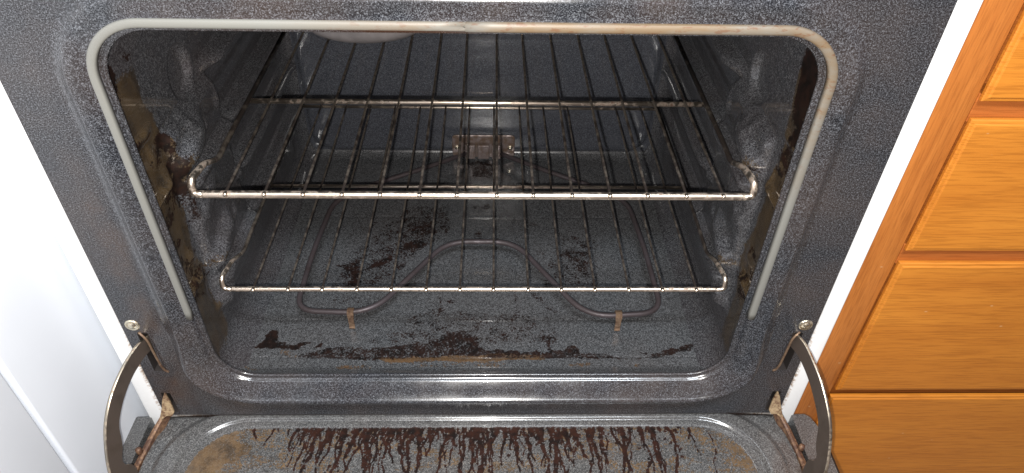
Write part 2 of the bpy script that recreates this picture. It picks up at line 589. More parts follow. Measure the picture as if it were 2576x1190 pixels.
# rolled outer edge and slot walls
n1 = len(V2)
for i, (x, z) in enumerate(outer):
    sx = math.copysign(1, x)
    V2.append((x+sx*.0012, .0016, z))
    V2.append((x+sx*.0016, .030, z))
for i in range(4):
    j = (i+1) % 4
    F2.append((n0+i, n0+j, n1+2*j, n1+2*i))
    F2.append((n1+2*i, n1+2*j, n1+2*j+1, n1+2*i+1))
nslot = len(F2)
for sl in slots:
    b = len(V2)
    V2 += [(x, 0, z) for x, z in sl] + [(x, .022, z) for x, z in sl]
    for i in range(4):
        j = (i+1) % 4
        F2.append((b+i, b+j, b+4+j, b+4+i))
    F2.append((b+4, b+5, b+6, b+7))
face = mesh_obj('front_frame', V2, F2, M_face, oven, smooth=False)
me = face.data
sm = [i < len(F) for i in range(len(me.polygons))]
me.polygons.foreach_set('use_smooth', sm)
me.materials.append(M_dark)
for i, pg in enumerate(me.polygons):
    if i >= nslot:
        pg.material_index = 1
bm = bmesh.new()
bm.from_mesh(me)
bmesh.ops.remove_doubles(bm, verts=bm.verts, dist=.00005)
bmesh.ops.recalc_face_normals(bm, faces=bm.faces)
bm.to_mesh(me)
bm.free()

# ---- cavity walls
def side_height(y, z):
    h = np.zeros_like(y)
    # raised pad behind the smooth front strip
    pad = sstep(.060, .072, y)*(1-sstep(.183, .192, y))*sstep(.095, .110, z)*(1-sstep(.318, .334, z))
    h += .0085*pad
    for zc in (.142, .206, .268, .338, .402):
        prof = np.exp(-((z-zc)/.0068)**4)
        lead = sstep(.165, .215, y)*(1-sstep(.445, .455, y))
        nose = sstep(.060, .080, y)*(1.0 if zc in (.142, .268) else 0.0)
        h += .0175*prof*np.maximum(lead, nose*.62)
    # ramps above each ledge near the door
    for (yc, zc, ry, rz, a) in ((.098, .300, .030, .013, .0115), (.098, .178, .030, .013, .0115), (.096, .232, .026, .012, .0050), (.078, .118, .020, .010, .005)):
        q = ((y-yc)/ry)**2+((z-zc-(y-yc)*.30)/rz)**2
        h += a*np.exp(-q*q*.9)
    # small tight bosses and dents added to the wall's shape to make glints
    for (yc, zc, r_, a) in ((.190, .311, .006, .004), (.181, .300, .005, .003), (.104, .319, .006, .003), (.040, .322, .0055, .0018), (.050, .293, .006, .0024), (.082, .243, .006, .003),
                            (.080, .214, .005, .0025), (.044, .203, .0055, .003), (.071, .166, .006, .003), (.140, .296, .005, .0025), (.150, .178, .005, .0025), (.064, .262, .007, -.003), (.060, .140, .007, -.003)):
        h += a*np.exp(-(((y-yc)/r_)**2+((z-zc)/(r_*1.7))**2))
    # pressed round dimple
    q = np.sqrt((y-.140)**2+(z-.354)**2)
    h += -.0085*(1-sstep(.022, .028, q))
    # notches across the front strip
    for zc in (.287, .174, .345):
        h += (.0062 if zc < .3 else .0024)*np.exp(-((z-zc)/.0042)**2)*(1-sstep(.040, .058, y))*sstep(.004, .012, y)
    # lower corner runs into the floor
    t = np.clip((.0735-z)/.0265, 0, 1)
    h = h*(1-t)+.0265*(1-np.sqrt(np.clip(1-t*t, 0, 1)))
    t2 = np.clip((y-.425)/.035, 0, 1)
    h += .016*(1-np.sqrt(np.clip(1-t2*t2, 0, 1)))
    tf = np.clip((.022-y)/.022, 0, 1)
    h += .0020*tf*tf
    return h
YS = np.linspace(.0065, .462, 240)
ZS = np.concatenate([.0735-.0265*np.sin(np.linspace(PI/2, 0, 22)), np.linspace(.0748, .475, 330)])
def fbm(shape, cells, seed):
    r = np.random.default_rng(seed)
    out = np.zeros(shape)
    amp = 1.0
    tot = 0
    for o in range(4):
        g = r.random((cells*2**o+2, cells*2**o+2))
        u = np.linspace(0, cells*2**o, shape[0])
        v = np.linspace(0, cells*2**o, shape[1])
        ui, vi = u.astype(int), v.astype(int)
        uf, vf = (u-ui)[:, None], (v-vi)[None, :]
        uf = uf*uf*(3-2*uf)
        vf = vf*vf*(3-2*vf)
        a = g[np.ix_(ui, vi)]
        b = g[np.ix_(ui+1, vi)]
        c = g[np.ix_(ui, vi+1)]
        d = g[np.ix_(ui+1, vi+1)]
        out += amp*((a*(1-uf)+b*uf)*(1-vf)+(c*(1-uf)+d*uf)*vf)
        tot += amp
        amp *= .55
    return out/tot
Y2, Z2 = np.meshgrid(YS, ZS, indexing='ij')
for s in (-1, 1):
    nz = fbm(Y2.shape, 7, 11+s)
    edge = .058+(nz-.5)*.034+.004*np.sin(Z2*31+s)
    strip = (1-sstep(-.006, .006, Y2-edge))
    low = 1-sstep(.395 if s < 0 else .40, .425, Z2+(nz-.5)*.05)
    amber = strip*1.05*low + .55*np.exp(-(((Y2-.075)/.016)**2+((Z2-.292)/.012)**2)) + .60*np.exp(-(((Y2-.070)/.014)**2+((Z2-.172)/.008)**2))
    amber = amber*sstep(.058, .085, Z2+(nz-.5)*.03)
    amber = amber+.35*np.exp(-(((Y2-.095)/.02)**2+((Z2-.262)/.008)**2))
    burn = (1-sstep(-.004, .008, Y2-(.020 if s < 0 else .052)-(nz-.5)*.02))*sstep(.33 if s > 0 else .375, .41, Z2)*1.3
    streak = fbm((Y2.shape[0], Y2.shape[1]), 26, 90+s)
    burn += .62*(1-sstep(-.002, .010, Y2-edge))*sstep(.50, .66, streak)*sstep(.10, .16, Z2)
    burn += (1-sstep(-.003, .004, Y2-.013-.02*(Z2-.25)))*sstep(.25, .35, Z2)*.75
    burn += .55*np.exp(-(((Y2-.066)/.010)**2))*sstep(.20, .24, Z2)*(1-sstep(.32, .36, Z2))*(nz > .52)
    burn += .45*np.exp(-((Z2-.262)/.008)**2)*(Y2 > .09)*sstep(.5, .62, fbm(Y2.shape, 12, 40+s))
    w = grid_obj('side_wall', YS, ZS, lambda y, z: (s*(.2835-side_height(y, z)), y, z), M_wall, oven,
                 {'amber': amber, 'burn': burn}, flip=(s > 0))
    w['label'] = 'left cavity wall with pressed rack ledges' if s < 0 else 'right cavity wall with pressed rack ledges'

# floor: lip, shallow pressed panel and burnt spills
BURN = [
 (.86, [(-0.2548, 0.0535), (-0.2491, 0.0672), (-0.2463, 0.0844), (-0.2357, 0.0844), (-0.2301, 0.0703), (-0.2356, 0.0641), (-0.2264, 0.0641), (-0.209, 0.058), (-0.2056, 0.0641), (-0.1929, 0.0641), (-0.2018, 0.0565), (-0.21, 0.052), (-0.2217, 0.0535), (-0.2346, 0.055), (-0.2461, 0.055)]),
 (1.0, [(-0.19, 0.0549), (-0.1825, 0.0641), (-0.1799, 0.0595), (-0.1865, 0.0549)]),
 (.63, [(-0.2038, 0.0445), (-0.1739, 0.0549), (-0.1586, 0.0594), (-0.1351, 0.0564), (-0.1141, 0.0548), (-0.1008, 0.0594), (-0.0833, 0.0578), (-0.0702, 0.067), (-0.0571, 0.0639), (-0.0322, 0.0795), (-0.0157, 0.0811), (0.0011, 0.07), (0.0037, 0.0607), (0.027, 0.0456), (0.0269, 0.0429), (-0.0531, 0.0416), (-0.1095, 0.0373), (-0.1548, 0.0374), (-0.1892, 0.0394), (-0.2066, 0.0416)]),
 (.66, [(0.0114, 0.0546), (0.0265, 0.0516), (0.0589, 0.05), (0.0869, 0.0515), (0.0785, 0.0699), (0.0765, 0.0778), (0.0892, 0.0715), (0.0917, 0.0545), (0.1009, 0.053), (0.1107, 0.0583), (0.1177, 0.0575), (0.1238, 0.0484), (0.148, 0.0461), (0.1512, 0.0439), (0.1856, 0.0408), (0.2044, 0.0423), (0.2176, 0.0513), (0.2347, 0.0543), (0.2551, 0.062), (0.2619, 0.0604), (0.2587, 0.0512), (0.2332, 0.0467), (0.2085, 0.0393), (0.1853, 0.0386), (0.1391, 0.0387), (0.0816, 0.0395), (0.0116, 0.040)]),
 (1.0, [(0.1849, 0.0513), (0.2049, 0.0453), (0.1934, 0.046)]),
 (.55, [(0.029, 0.0763), (0.0396, 0.0763), (0.036, 0.0669)]),
 (.74, [(-0.190, 0.1987), (-0.1576, 0.2057), (-0.1507, 0.1873), (-0.1543, 0.160), (-0.1706, 0.1556), (-0.164, 0.1685), (-0.1622, 0.1816)]),
 (.76, [(-0.1464, 0.1873), (-0.133, 0.2067), (-0.1122, 0.2206), (-0.1133, 0.2106), (-0.1318, 0.193)]),
 (.72, [(-0.1084, 0.2267), (-0.0959, 0.2452), (-0.0844, 0.2536), (-0.0702, 0.2391), (-0.076, 0.2299), (-0.0892, 0.2268)]),
 (.58, [(-0.1051, 0.2774), (-0.0861, 0.2906), (-0.0849, 0.313), (-0.0715, 0.3101), (-0.0669, 0.2842), (-0.0586, 0.2646), (-0.0726, 0.2561), (-0.0896, 0.2624)]),
 (.50, [(-0.0635, 0.302), (-0.0438, 0.2988), (-0.0371, 0.2756), (-0.052, 0.2562), (-0.0493, 0.2843)]),
 (.60, [(-0.1075, 0.1931), (-0.0998, 0.2029), (-0.092, 0.1951), (-0.0987, 0.1873)]),
 (.55, [(-0.1248, 0.1932), (-0.1189, 0.1874), (-0.110, 0.1856), (-0.1107, 0.1759), (-0.1219, 0.1778)]),
 (.60, [(-0.0064, 0.2668), (0.0053, 0.2669), (0.0028, 0.250), (-0.0061, 0.2521)]),
 (.52, [(-0.0144, 0.3255), (0.0142, 0.3304), (0.0229, 0.318), (-0.005, 0.3145)]),
 (.56, [(0.1173, 0.2255), (0.1499, 0.2276), (0.1488, 0.2016), (0.1417, 0.1784), (0.1277, 0.1898), (0.1177, 0.2094)]),
 (.40, [(0.0645, 0.3005), (0.0852, 0.2906), (0.0887, 0.273), (0.0722, 0.2853)]),
 (.62, [(-0.0491, 0.1431), (-0.0428, 0.1414), (-0.0448, 0.1291), (-0.0435, 0.1071), (-0.0463, 0.1071)]),
 (.65, [(-0.0384, 0.1353), (-0.0277, 0.1354), (-0.0306, 0.1203)]),
 (.65, [(-0.0783, 0.0929), (-0.0647, 0.0998), (-0.0679, 0.0929)]),
 (.50, [(0.0448, 0.147), (0.0517, 0.1452), (0.0508, 0.1034), (0.0436, 0.0962), (0.0366, 0.0952), (0.046, 0.1138)]),
 (.42, [(0.062, 0.150), (0.075, 0.150), (0.105, 0.112), (0.098, 0.104)]),
 (.45, [(-.19, .150), (-.14, .150), (-.055, .250), (-.04, .330), (-.10, .325), (-.16, .24)]),
 (.43, [(.08, .15), (.155, .15), (.165, .25), (.11, .265)]),
 (.40, [(-.13, .062), (.10, .062), (.09, .105), (-.06, .12)]),
 (.62, [(-0.0208, 0.4382), (0.0133, 0.4477), (0.0248, 0.4254), (0.0167, 0.3938), (-0.0125, 0.3989)])]
AMB = [(.55, [(-0.1589, 0.0297), (-0.1154, 0.031), (-0.1159, 0.024), (-0.1546, 0.022)]), (.42, [(-0.0753, 0.034), (0.0155, 0.0353), (0.0156, 0.0266), (-0.0723, 0.0254)]),
       (.42, [(0.0105, 0.0353), (0.0356, 0.0338), (0.0355, 0.0251), (0.0106, 0.0251)]), (.50, [(0.1061, 0.0312), (0.1339, 0.0346), (0.131, 0.0277), (0.1091, 0.0249)]),
       (.55, [(0.1795, 0.0311), (0.1904, 0.0311), (0.1853, 0.023)]), (.50, [(-0.2305, 0.052), (-0.2198, 0.055), (-0.2012, 0.0431), (-0.209, 0.0372)]),
       (.85, [(-0.1214, 0.042), (0.0269, 0.0446), (0.0269, 0.0348), (-0.0414, 0.0354), (-0.0978, 0.0326)]), (.75, [(0.0115, 0.0476), (0.0819, 0.0465), (0.0815, 0.0371), (0.0116, 0.0372)]),
       (.62, [(-.279, .070), (-.268, .036), (-.254, .0205), (-.236, .0195), (-.236, .0228), (-.252, .0245), (-.265, .038), (-.275, .072)])]
XF = np.linspace(-.2790, .2790, 400)*.95
YF = np.concatenate([np.linspace(.0085, .13, 110), np.linspace(.1313, .4605, 190)])
X2, Yf2 = np.meshgrid(XF, YF, indexing='ij')
wob = fbm(X2.shape, 60, 3)-.5
wob2 = fbm(X2.shape, 60, 4)-.5
bn = np.zeros(X2.shape)
for a, pl in BURN:
    bn = np.maximum(bn, a*inpoly(X2+wob*.010, Yf2+wob2*.008, pl))
bn = blur(bn, 2)
am = np.zeros(X2.shape)
for a, pl in AMB:
    am = np.maximum(am, a*inpoly(X2+wob*.006, Yf2+wob2*.004, pl))
am = blur(am, 2)
bn = np.maximum(bn, .30*sstep(.50, .68, fbm(X2.shape, 9, 9))*sstep(.08, .12, Yf2)*(1-sstep(.42, .44, Yf2))*(np.abs(X2+.01) < .17))
def floor_fn(x, y):
    z = np.full(x.shape, .0470)
    t = np.clip((.0300-y)/.0215, 0, 1)
    z = z+.0110*t*t*(1.4-.4*t)
    # crease
    z = z-.0007*np.exp(-((y-.0415)/.0012)**2)
    # pressed outline lines
    for yc in (.100, .3):
        z = z-.0007*np.exp(-((y-yc)/.0022)**2)*(np.abs(x) < .24)
    for xc in (-.0465, .0510):
        z = z-.0007*np.exp(-((x-xc)/.0012)**2)*sstep(.095, .1, y)*(1-sstep(.3, .305, y))
    for xc in (-.235, .235):
        z = z-.0006*np.exp(-((x-xc)/.0025)**2)*sstep(.095, .1, y)
    # sides and rear turn up
    tb = np.clip((y-.4440)/.0165, 0, 1)
    z = z+.0105*(1-np.sqrt(np.clip(1-tb*tb, 0, 1)))
    return x, y, z
grid_obj('cavity_floor', XF, YF, floor_fn, M_floor, oven, {'burn': bn, 'amber': am})

# back wall with a pressed raised panel
XB = np.linspace(-.281, .281, 150)
ZBk = np.linspace(.044, .475, 120)
def back_fn(x, z):
    y = np.full(x.shape, .4600)
    # rounded rectangular outline
    qx = np.abs(x)-(.262-.035)
    qz = np.abs(z-.30)-(.240-.035)
    d = np.sqrt(np.maximum(qx, 0)**2+np.maximum(qz, 0)**2)+np.minimum(np.maximum(qx, qz), 0)-.035
    y = y-.0075*(1-sstep(-.004, .005, d))
    return x, y, z
grid_obj('back_wall', XB, ZBk, back_fn, M_back, oven, flip=True)
# ceiling of the cavity
mesh_obj('cavity_ceiling', [(-.284, .004, .4745), (.284, .004, .4745), (.284, .465, .4745), (-.284, .465, .4745)], [(0, 3, 2, 1)], M_wall, oven, smooth=False)
# pale round vent cover hanging just behind the top edge
V, F = [], []
nr, na = 8, 40
for i in range(nr+1):
    t = i/nr
    for k in range(na):
        a = 2*PI*k/na
        r = .046*math.sin(t*PI/2)
        V.append((r*math.cos(a), r*.52*math.sin(a), -.0125*math.cos(t*PI/2)))
for i in range(nr):
    for k in range(na):
        k2 = (k+1) % na
        F.append((i*na+k, i*na+k2, (i+1)*na+k2, (i+1)*na+k))
b = len(V)
for k in range(na):
    a = 2*PI*k/na
    V.append((.046*math.cos(a), .046*.52*math.sin(a), .024))
for k in range(na):
    k2 = (k+1) % na
    F.append((nr*na+k, nr*na+k2, b+k2, b+k))
mesh_obj('vent_cover', V, F, M_vent, oven, loc=(-.083, .0500, .4440))

# ---- gasket: two lengths of silicone bead
def gasket_path(d, y):
    lp = ring_loop(d, ns=24, nc=14)
    return [(x, y, z) for x, z in lp]
lp = gasket_path(.0083, -.0030)
ctr = 0.0
def piece(cond, order_key):
    return sorted([p for p in lp if cond(p)], key=order_key)
ang = lambda p: math.atan2(p[2]-.30, p[0])
def sweep_flat(pts, hw, ht):
    """flattened D profile swept in the XZ plane, bulging towards -Y"""
    V, F = [], []
    pts = [Vector(p) for p in pts]
    n = len(pts)
    K = 9
    for i, p in enumerate(pts):
        t = (pts[min(i+1, n-1)]-pts[max(i-1, 0)]).normalized()
        b = Vector((t.z, 0, -t.x))
        for k in range(K):
            a = PI*k/(K-1)
            V.append(p+b*math.cos(a)*hw+Vector((0, -1, 0))*(max(math.sin(a), 0)**.7)*ht)
        V.append(p-b*hw+Vector((0, .004, 0)))
        V.append(p+b*hw+Vector((0, .004, 0)))
    K2 = K+2
    for i in range(n-1):
        for k in range(K2):
            k2 = (k+1) % K2
            F.append((i*K2+k, (i+1)*K2+k, (i+1)*K2+k2, i*K2+k2))
    F.append(tuple(range(K2)))
    F.append(tuple((n-1)*K2+k for k in range(K2-1, -1, -1)))
    return V, F
left = [p for p in lp if p[0] < .002 and p[2] > .159 and not (abs(p[0]) < .2 and p[2] < .2)]
left.sort(key=lambda p: (p[2] if p[0] < -.2 and p[2] < .44 else .5+p[0]+.3))
left = [(left[0][0], left[0][1], .1585)]+left+[(-.002, -.0030, left[-1][2])]
g = mesh_obj('gasket', *sweep_flat(left, .0035, .0022), M_gasket, oven)
g['label'] = 'left length of the pale grey door gasket'
right = [p for p in lp if p[0] > .002 and p[2] > .161 and not (abs(p[0]) < .2 and p[2] < .2)]
right.sort(key=lambda p: (p[2] if p[0] > .2 and p[2] < .44 else .5-p[0]+.3))
right = [(right[0][0], right[0][1], .160)]+right+[(-.0005, -.0030, right[-1][2])]
right = [(x, y-.0008, z) for x, y, z in right]
g = mesh_obj('gasket', *sweep_flat(right, .0037, .0026), M_gasket, oven)
g['label'] = 'right length of the door gasket, stained rusty brown'

# ---- terminal plate and heating element
def rrect_prism(w, h, r, t, n=5):
    pts = []
    for cx, cz, a0 in ((w/2-r, h/2-r, 0), (-w/2+r, h/2-r, PI/2), (-w/2+r, -h/2+r, PI), (w/2-r, -h/2+r, 1.5*PI)):
        for k in range(n+1):
            a = a0+PI/2*k/n
            pts.append((cx+r*math.cos(a), cz+r*math.sin(a)))
    m = len(pts)
    V = [(x, 0, z) for x, z in pts]+[(x, -t*.7, z) for x, z in pts]+[(x*(1-.0012/abs(w/2)), -t, z*(1-.0012/abs(h/2))) for x, z in pts]
    F = []
    for j in range(2):
        for k in range(m):
            k2 = (k+1) % m
            F.append((j*m+k, j*m+k2, (j+1)*m+k2, (j+1)*m+k))
    F.append(tuple(2*m+k for k in range(m)))
    return V, F
tp = mesh_obj('terminal_plate', *rrect_prism(.098, .040, .006, .0022), M_plate, oven, smooth=False, loc=(.0045, .4515, .0700))
for dx in (-.0415, .0420):
    V, F = [], []
    for j, (r, y) in enumerate(((.0042, 0), (.0040, -.0010), (.0030, -.0018), (.0012, -.0021))):
        for k in range(14):
            a = 2*PI*k/14
            V.append((r*math.cos(a), y, r*math.sin(a)))
    for j in range(3):
        for k in range(14):
            k2 = (k+1) % 14
            F.append((j*14+k, j*14+k2, (j+1)*14+k2, (j+1)*14+k))
    F.append(tuple(3*14+k for k in range(14)))
    mesh_obj('screw', V, F, M_screw, tp, loc=(.0045+dx, .4491, .0685))
for dx, w in ((-.021, .016), (.000, .018), (.020, .014)):
    mesh_obj('terminal_block', *box(-w/2, w/2, -.009, .0, -.016, .009, .0012), M_plate, tp, smooth=False, loc=(.0045+dx, .4493, .0680))

C0 = .0035
el = tube(fillet([(.0045-.020, .462, .0600), (.0045-.028, .440, .0620), (C0-.095, .385, .0690), (C0-.158, .347, .0700), (C0-.208, .310, .070), (C0-.2165, .20, .070), (C0-.2165, .0930, .070),
                  (C0-.1265, .0895, .070), (C0-.0445, .2190, .070), (C0+.0445, .2190, .070), (C0+.1275, .0830, .070), (C0+.2185, .0900, .070), (C0+.2165, .20, .070),
                  (C0+.208, .310, .070), (C0+.158, .347, .0700), (C0+.095, .385, .0690), (.0045+.028, .440, .0620), (.0045+.020, .462, .0600)],
                 [.01, .03, .03, .035, .04, .026, .034, .030, .030, .034, .028, .04, .035, .03, .03, .01, .01, .01], 9), .0034, 14)
heat = mesh_obj('heating_element', *el, M_element, oven)
for s, x0, yb in ((-1, -.1475, .0903), (1, .1690, .0862)):
    # wrapped band plus a foot that reaches forward and down to the floor
    w = .0046
    prof = [(.0048, .0695), (.0036, .0742), (.0, .0752), (-.0038, .0740), (-.0054, .070), (-.0058, .0650), (-.0058, .0590), (-.0054, .0545), (-.0054, .0515), (-.0062, .0500), (-.0070, .0500)]
    V, F = [], []
    for i, (y, z) in enumerate(prof):
        ww = w if 0 else (w*1.18 if i < 5 else w)
        for dx in (-ww/2, ww/2):
            for off in (0, .0009):
                V.append((x0+dx*2/1.4, yb+y+off*(.9 if i >= 3 else 0), z-off*(.3 if 3 <= i <= 8 else 1)))
    n = len(prof)
    for i in range(n-1):
        a, b2 = i*4, (i+1)*4
        F += [(a, a+2, b2+2, b2), (a+1, b2+1, b2+3, a+3), (a, b2, b2+1, a+1), (a+2, a+3, b2+3, b2+2)]
    F += [(0, 1, 3, 2), ((n-1)*4, (n-1)*4+2, (n-1)*4+3, (n-1)*4+1)]
    mesh_obj('support_clip', V, F, M_clip, heat, smooth=False)

# ---- range sides (white enamel)
for s in (-1, 1):
    xa, xb = (.3560, .3745)
    V, F = box(min(s*xa, s*xb), max(s*xa, s*xb), .0008, .62, -.33, .95, .0022, 3)
    sp = mesh_obj('side_panel', V, F, M_white, oven)
    sp['label'] = 'white enamel edge of the oven body beside the dark face'

# ---- screws and hinge slot brackets on the face
for s in (-1, 1):
    prof = [(.0074, .0003), (.0072, -.0010), (.0060, -.0018), (.0048, -.0010), (.0040, -.0010), (.0034, -.0022), (.0012, -.0027)]
    V, F = [], []
    for r, y in prof:
        for k in range(20):
            a = 2*PI*k/20
            V.append((r*math.cos(a), y, r*math.sin(a)))
    for j in range(len(prof)-1):
        for k in range(20):
            k2 = (k+1) % 20
            F.append((j*20+k, j*20+k2, (j+1)*20+k2, (j+1)*20+k))
    F.append(tuple((len(prof)-1)*20+k for k in range(20)))
    mesh_obj('face_screw', V, F, M_screw, oven, loc=(s*.3425, 0, .1462))
    # thin bent lip of the hinge receiver, along the inner side of the slot
    lipp = [(s*.3395, -.0005, .136), (s*.3330, -.0028, .128), (s*.3318, -.0030, .105), (s*.3310, -.0025, .084), (s*.3300, -.0010, .076), (s*.3270, -.0006, .0735)]
    mesh_obj('slot_lip', *tube(fillet(lipp, .006, 4), [.0011]*2+[.0013]*50 if False else .0013, 8), M_clip, oven)

# ---- door, lying open
door = None
dx0, dx1 = -.3595, .3595
XD = np.linspace(dx0, dx1, 620)
YD = np.concatenate([np.linspace(.0045, -.125, 150), np.linspace(-.128, -.455, 60)])
XD2, YD2 = np.meshgrid(XD, YD, indexing='ij')
def rr_sdf(x, y, hx, y0, y1, r):
    cy, hy = (y0+y1)/2, abs(y1-y0)/2
    qx = np.abs(x)-(hx-r)
    qy = np.abs(y-cy)-(hy-r)
    return np.sqrt(np.maximum(qx, 0)**2+np.maximum(qy, 0)**2)+np.minimum(np.maximum(qx, qy), 0)-r
def door_fn(x, y):
    z = np.full(x.shape, -.0105)
    d1 = rr_sdf(x, y, .345, .010, -.44, .075)
    z = z+.0042*(1-sstep(-.006, .004, d1))
    d2 = rr_sdf(x, y, .3135, -.0118, -.41, .060)
    fall = np.interp(d2, [-.0040, -.0015, .0005, .0040, .0062, .0072, .0084, .0098, .0118, .02], [-.0058, -.0056, -.0046, -.0034, -.0030, -.0023, -.0009, -.0003, 0, 0])
    z = z+fall
    # rolled rear edge
    t = np.clip((y+.0005)/.005, 0, 1)
    z = z-.004*t*t
    return x, y, z
# stains: long drips that ran down the door while it was shut, so they run away from the hinge side
dburn = np.zeros(XD2.shape)
damb = np.zeros(XD2.shape)
step = .0006
def dab(A, x, y, rx, ry, a):
    ix = np.searchsorted(XD, x)
    i0, i1 = np.searchsorted(XD, x-2.2*rx), np.searchsorted(XD, x+2.2*rx)
    jj = np.where(np.abs(YD-y) < 2.2*ry+.0005)[0]
    if i1 <= i0 or len(jj) == 0:
        return
    j0, j1 = jj[0], jj[-1]+1
    q = ((XD[i0:i1, None]-x)/rx)**2+((YD[None, j0:j1]-y)/ry)**2
    A[i0:i1, j0:j1] = np.maximum(A[i0:i1, j0:j1], a*np.exp(-q*q*.5))
def drip(x, y, length, w, a, branch=True):
    ang0 = random.uniform(-.25, .25)+x*.5
    L0 = length
    while length > 0:
        ang0 += random.uniform(-.26, .26)
        ang0 = max(-.7, min(.7, ang0))*.90
        ww = w*(.35+.65*max(length/L0, 0))*random.uniform(.7, 1.35)
        gap = .55 if random.random() < .22 else 1.0
        dab(dburn, x, y, max(ww, .0009), .0013, a*gap)
        x += math.sin(ang0)*.0013
        y -= math.cos(ang0)*.0013
        length -= .0013
        if branch and random.random() < .02:
            drip(x, y, length*random.uniform(.2, .5), w*.5, a*.95, False)
DR = [(-.200, .03, .0040), (-.186, .10, .0026), (-.176, .07, .0050), (-.160, .05, .0030), (-.150, .11, .0036), (-.136, .04, .0060), (-.126, .10, .0044), (-.118, .06, .0022), (-.104, .05, .0034), (-.096, .10, .0026),
      (-.086, .03, .0040), (-.074, .12, .0030), (-.066, .07, .0060), (-.060, .12, .0040), (-.052, .05, .0028), (-.042, .04, .0030), (-.034, .09, .0032), (-.024, .05, .0034), (-.012, .12, .0034), (-.004, .08, .0030), (.004, .07, .0062),
      (.014, .04, .0028), (.024, .09, .0022), (.034, .05, .0030), (.044, .06, .0040), (.056, .08, .0038), (.072, .10, .0030), (.084, .09, .0026), (.096, .07, .0038), (.112, .06, .0040), (.130, .09, .0030), (.146, .05, .0048),
      (.158, .12, .0030), (.168, .12, .0036), (.176, .06, .0030), (.192, .13, .0028), (.206, .12, .0028), (.222, .13, .0024), (.262, .12, .0012)]
for _ in range(190):
    DR.append((random.triangular(-.265, .285, -.02) if random.random() < .6 else random.uniform(-.24, .25), random.expovariate(1/.022)+.004, random.choice((.0009, .0012, .0018, .0028, .0042))))
for x, l, w in DR:
    drip(x+random.uniform(-.002, .002), -.0128, l, w*.62, 1.05 if w > .0015 else .8)
for _ in range(150):
    x = random.uniform(-.19, .24)
    y = -.0135-abs(random.gauss(0, .018))
    dab(dburn, x, y, random.uniform(.0008, .0028), random.uniform(.0008, .0022), random.uniform(.6, 1))
for _ in range(10):
    drip(random.uniform(-.2, .22), -.03-random.random()*.05, random.uniform(.01, .03), .0014, .9, False)
nzd = fbm(XD2.shape, 22, 77)
dburn = np.maximum(dburn, .50*np.exp(-((YD2+.013)/.012)**2)*(np.abs(XD2-.01) < .21)*(YD2 < -.0118)*sstep(.44, .6, nzd))
inn = 1-sstep(-.003, .002, rr_sdf(XD2, YD2, .3120, -.0125, -.41, .060))
edge = 1-sstep(.0, .060, -rr_sdf(XD2, YD2, .3135, -.0118, -.41, .060)+(nzd-.5)*.05)
damb = inn*np.maximum(edge*.62*sstep(.12, .27, np.abs(XD2)), .85*(1-sstep(.02, .115, XD2+.3135+(nzd-.5)*.05-.2*(YD2+.02))))
damb = np.maximum(damb, inn*.50*sstep(.25, .60, nzd))
damb = np.maximum(damb, inn*.42*sstep(.1, .6, blur(dburn, 6)))
damb = np.maximum(damb, inn*.62*np.exp(-((YD2+.013)/.018)**2)*(np.abs(XD2) < .24)*sstep(.4, .55, nzd))
door = grid_obj('door', XD, YD, door_fn, M_door, oven, {'burn': dburn*inn, 'amber': damb}, flip=True)
door['label'] = 'oven door lying open, its inner panel streaked with burnt drips'
mesh_obj('door_front', *box(-.4035, .4035, -.47, .006, -.052, -.0300, .003), M_black, door, smooth=False)
mesh_obj('door_core', *box(-.358, .358, -.452, .001, -.0295, -.0165), M_dark, door, smooth=False)
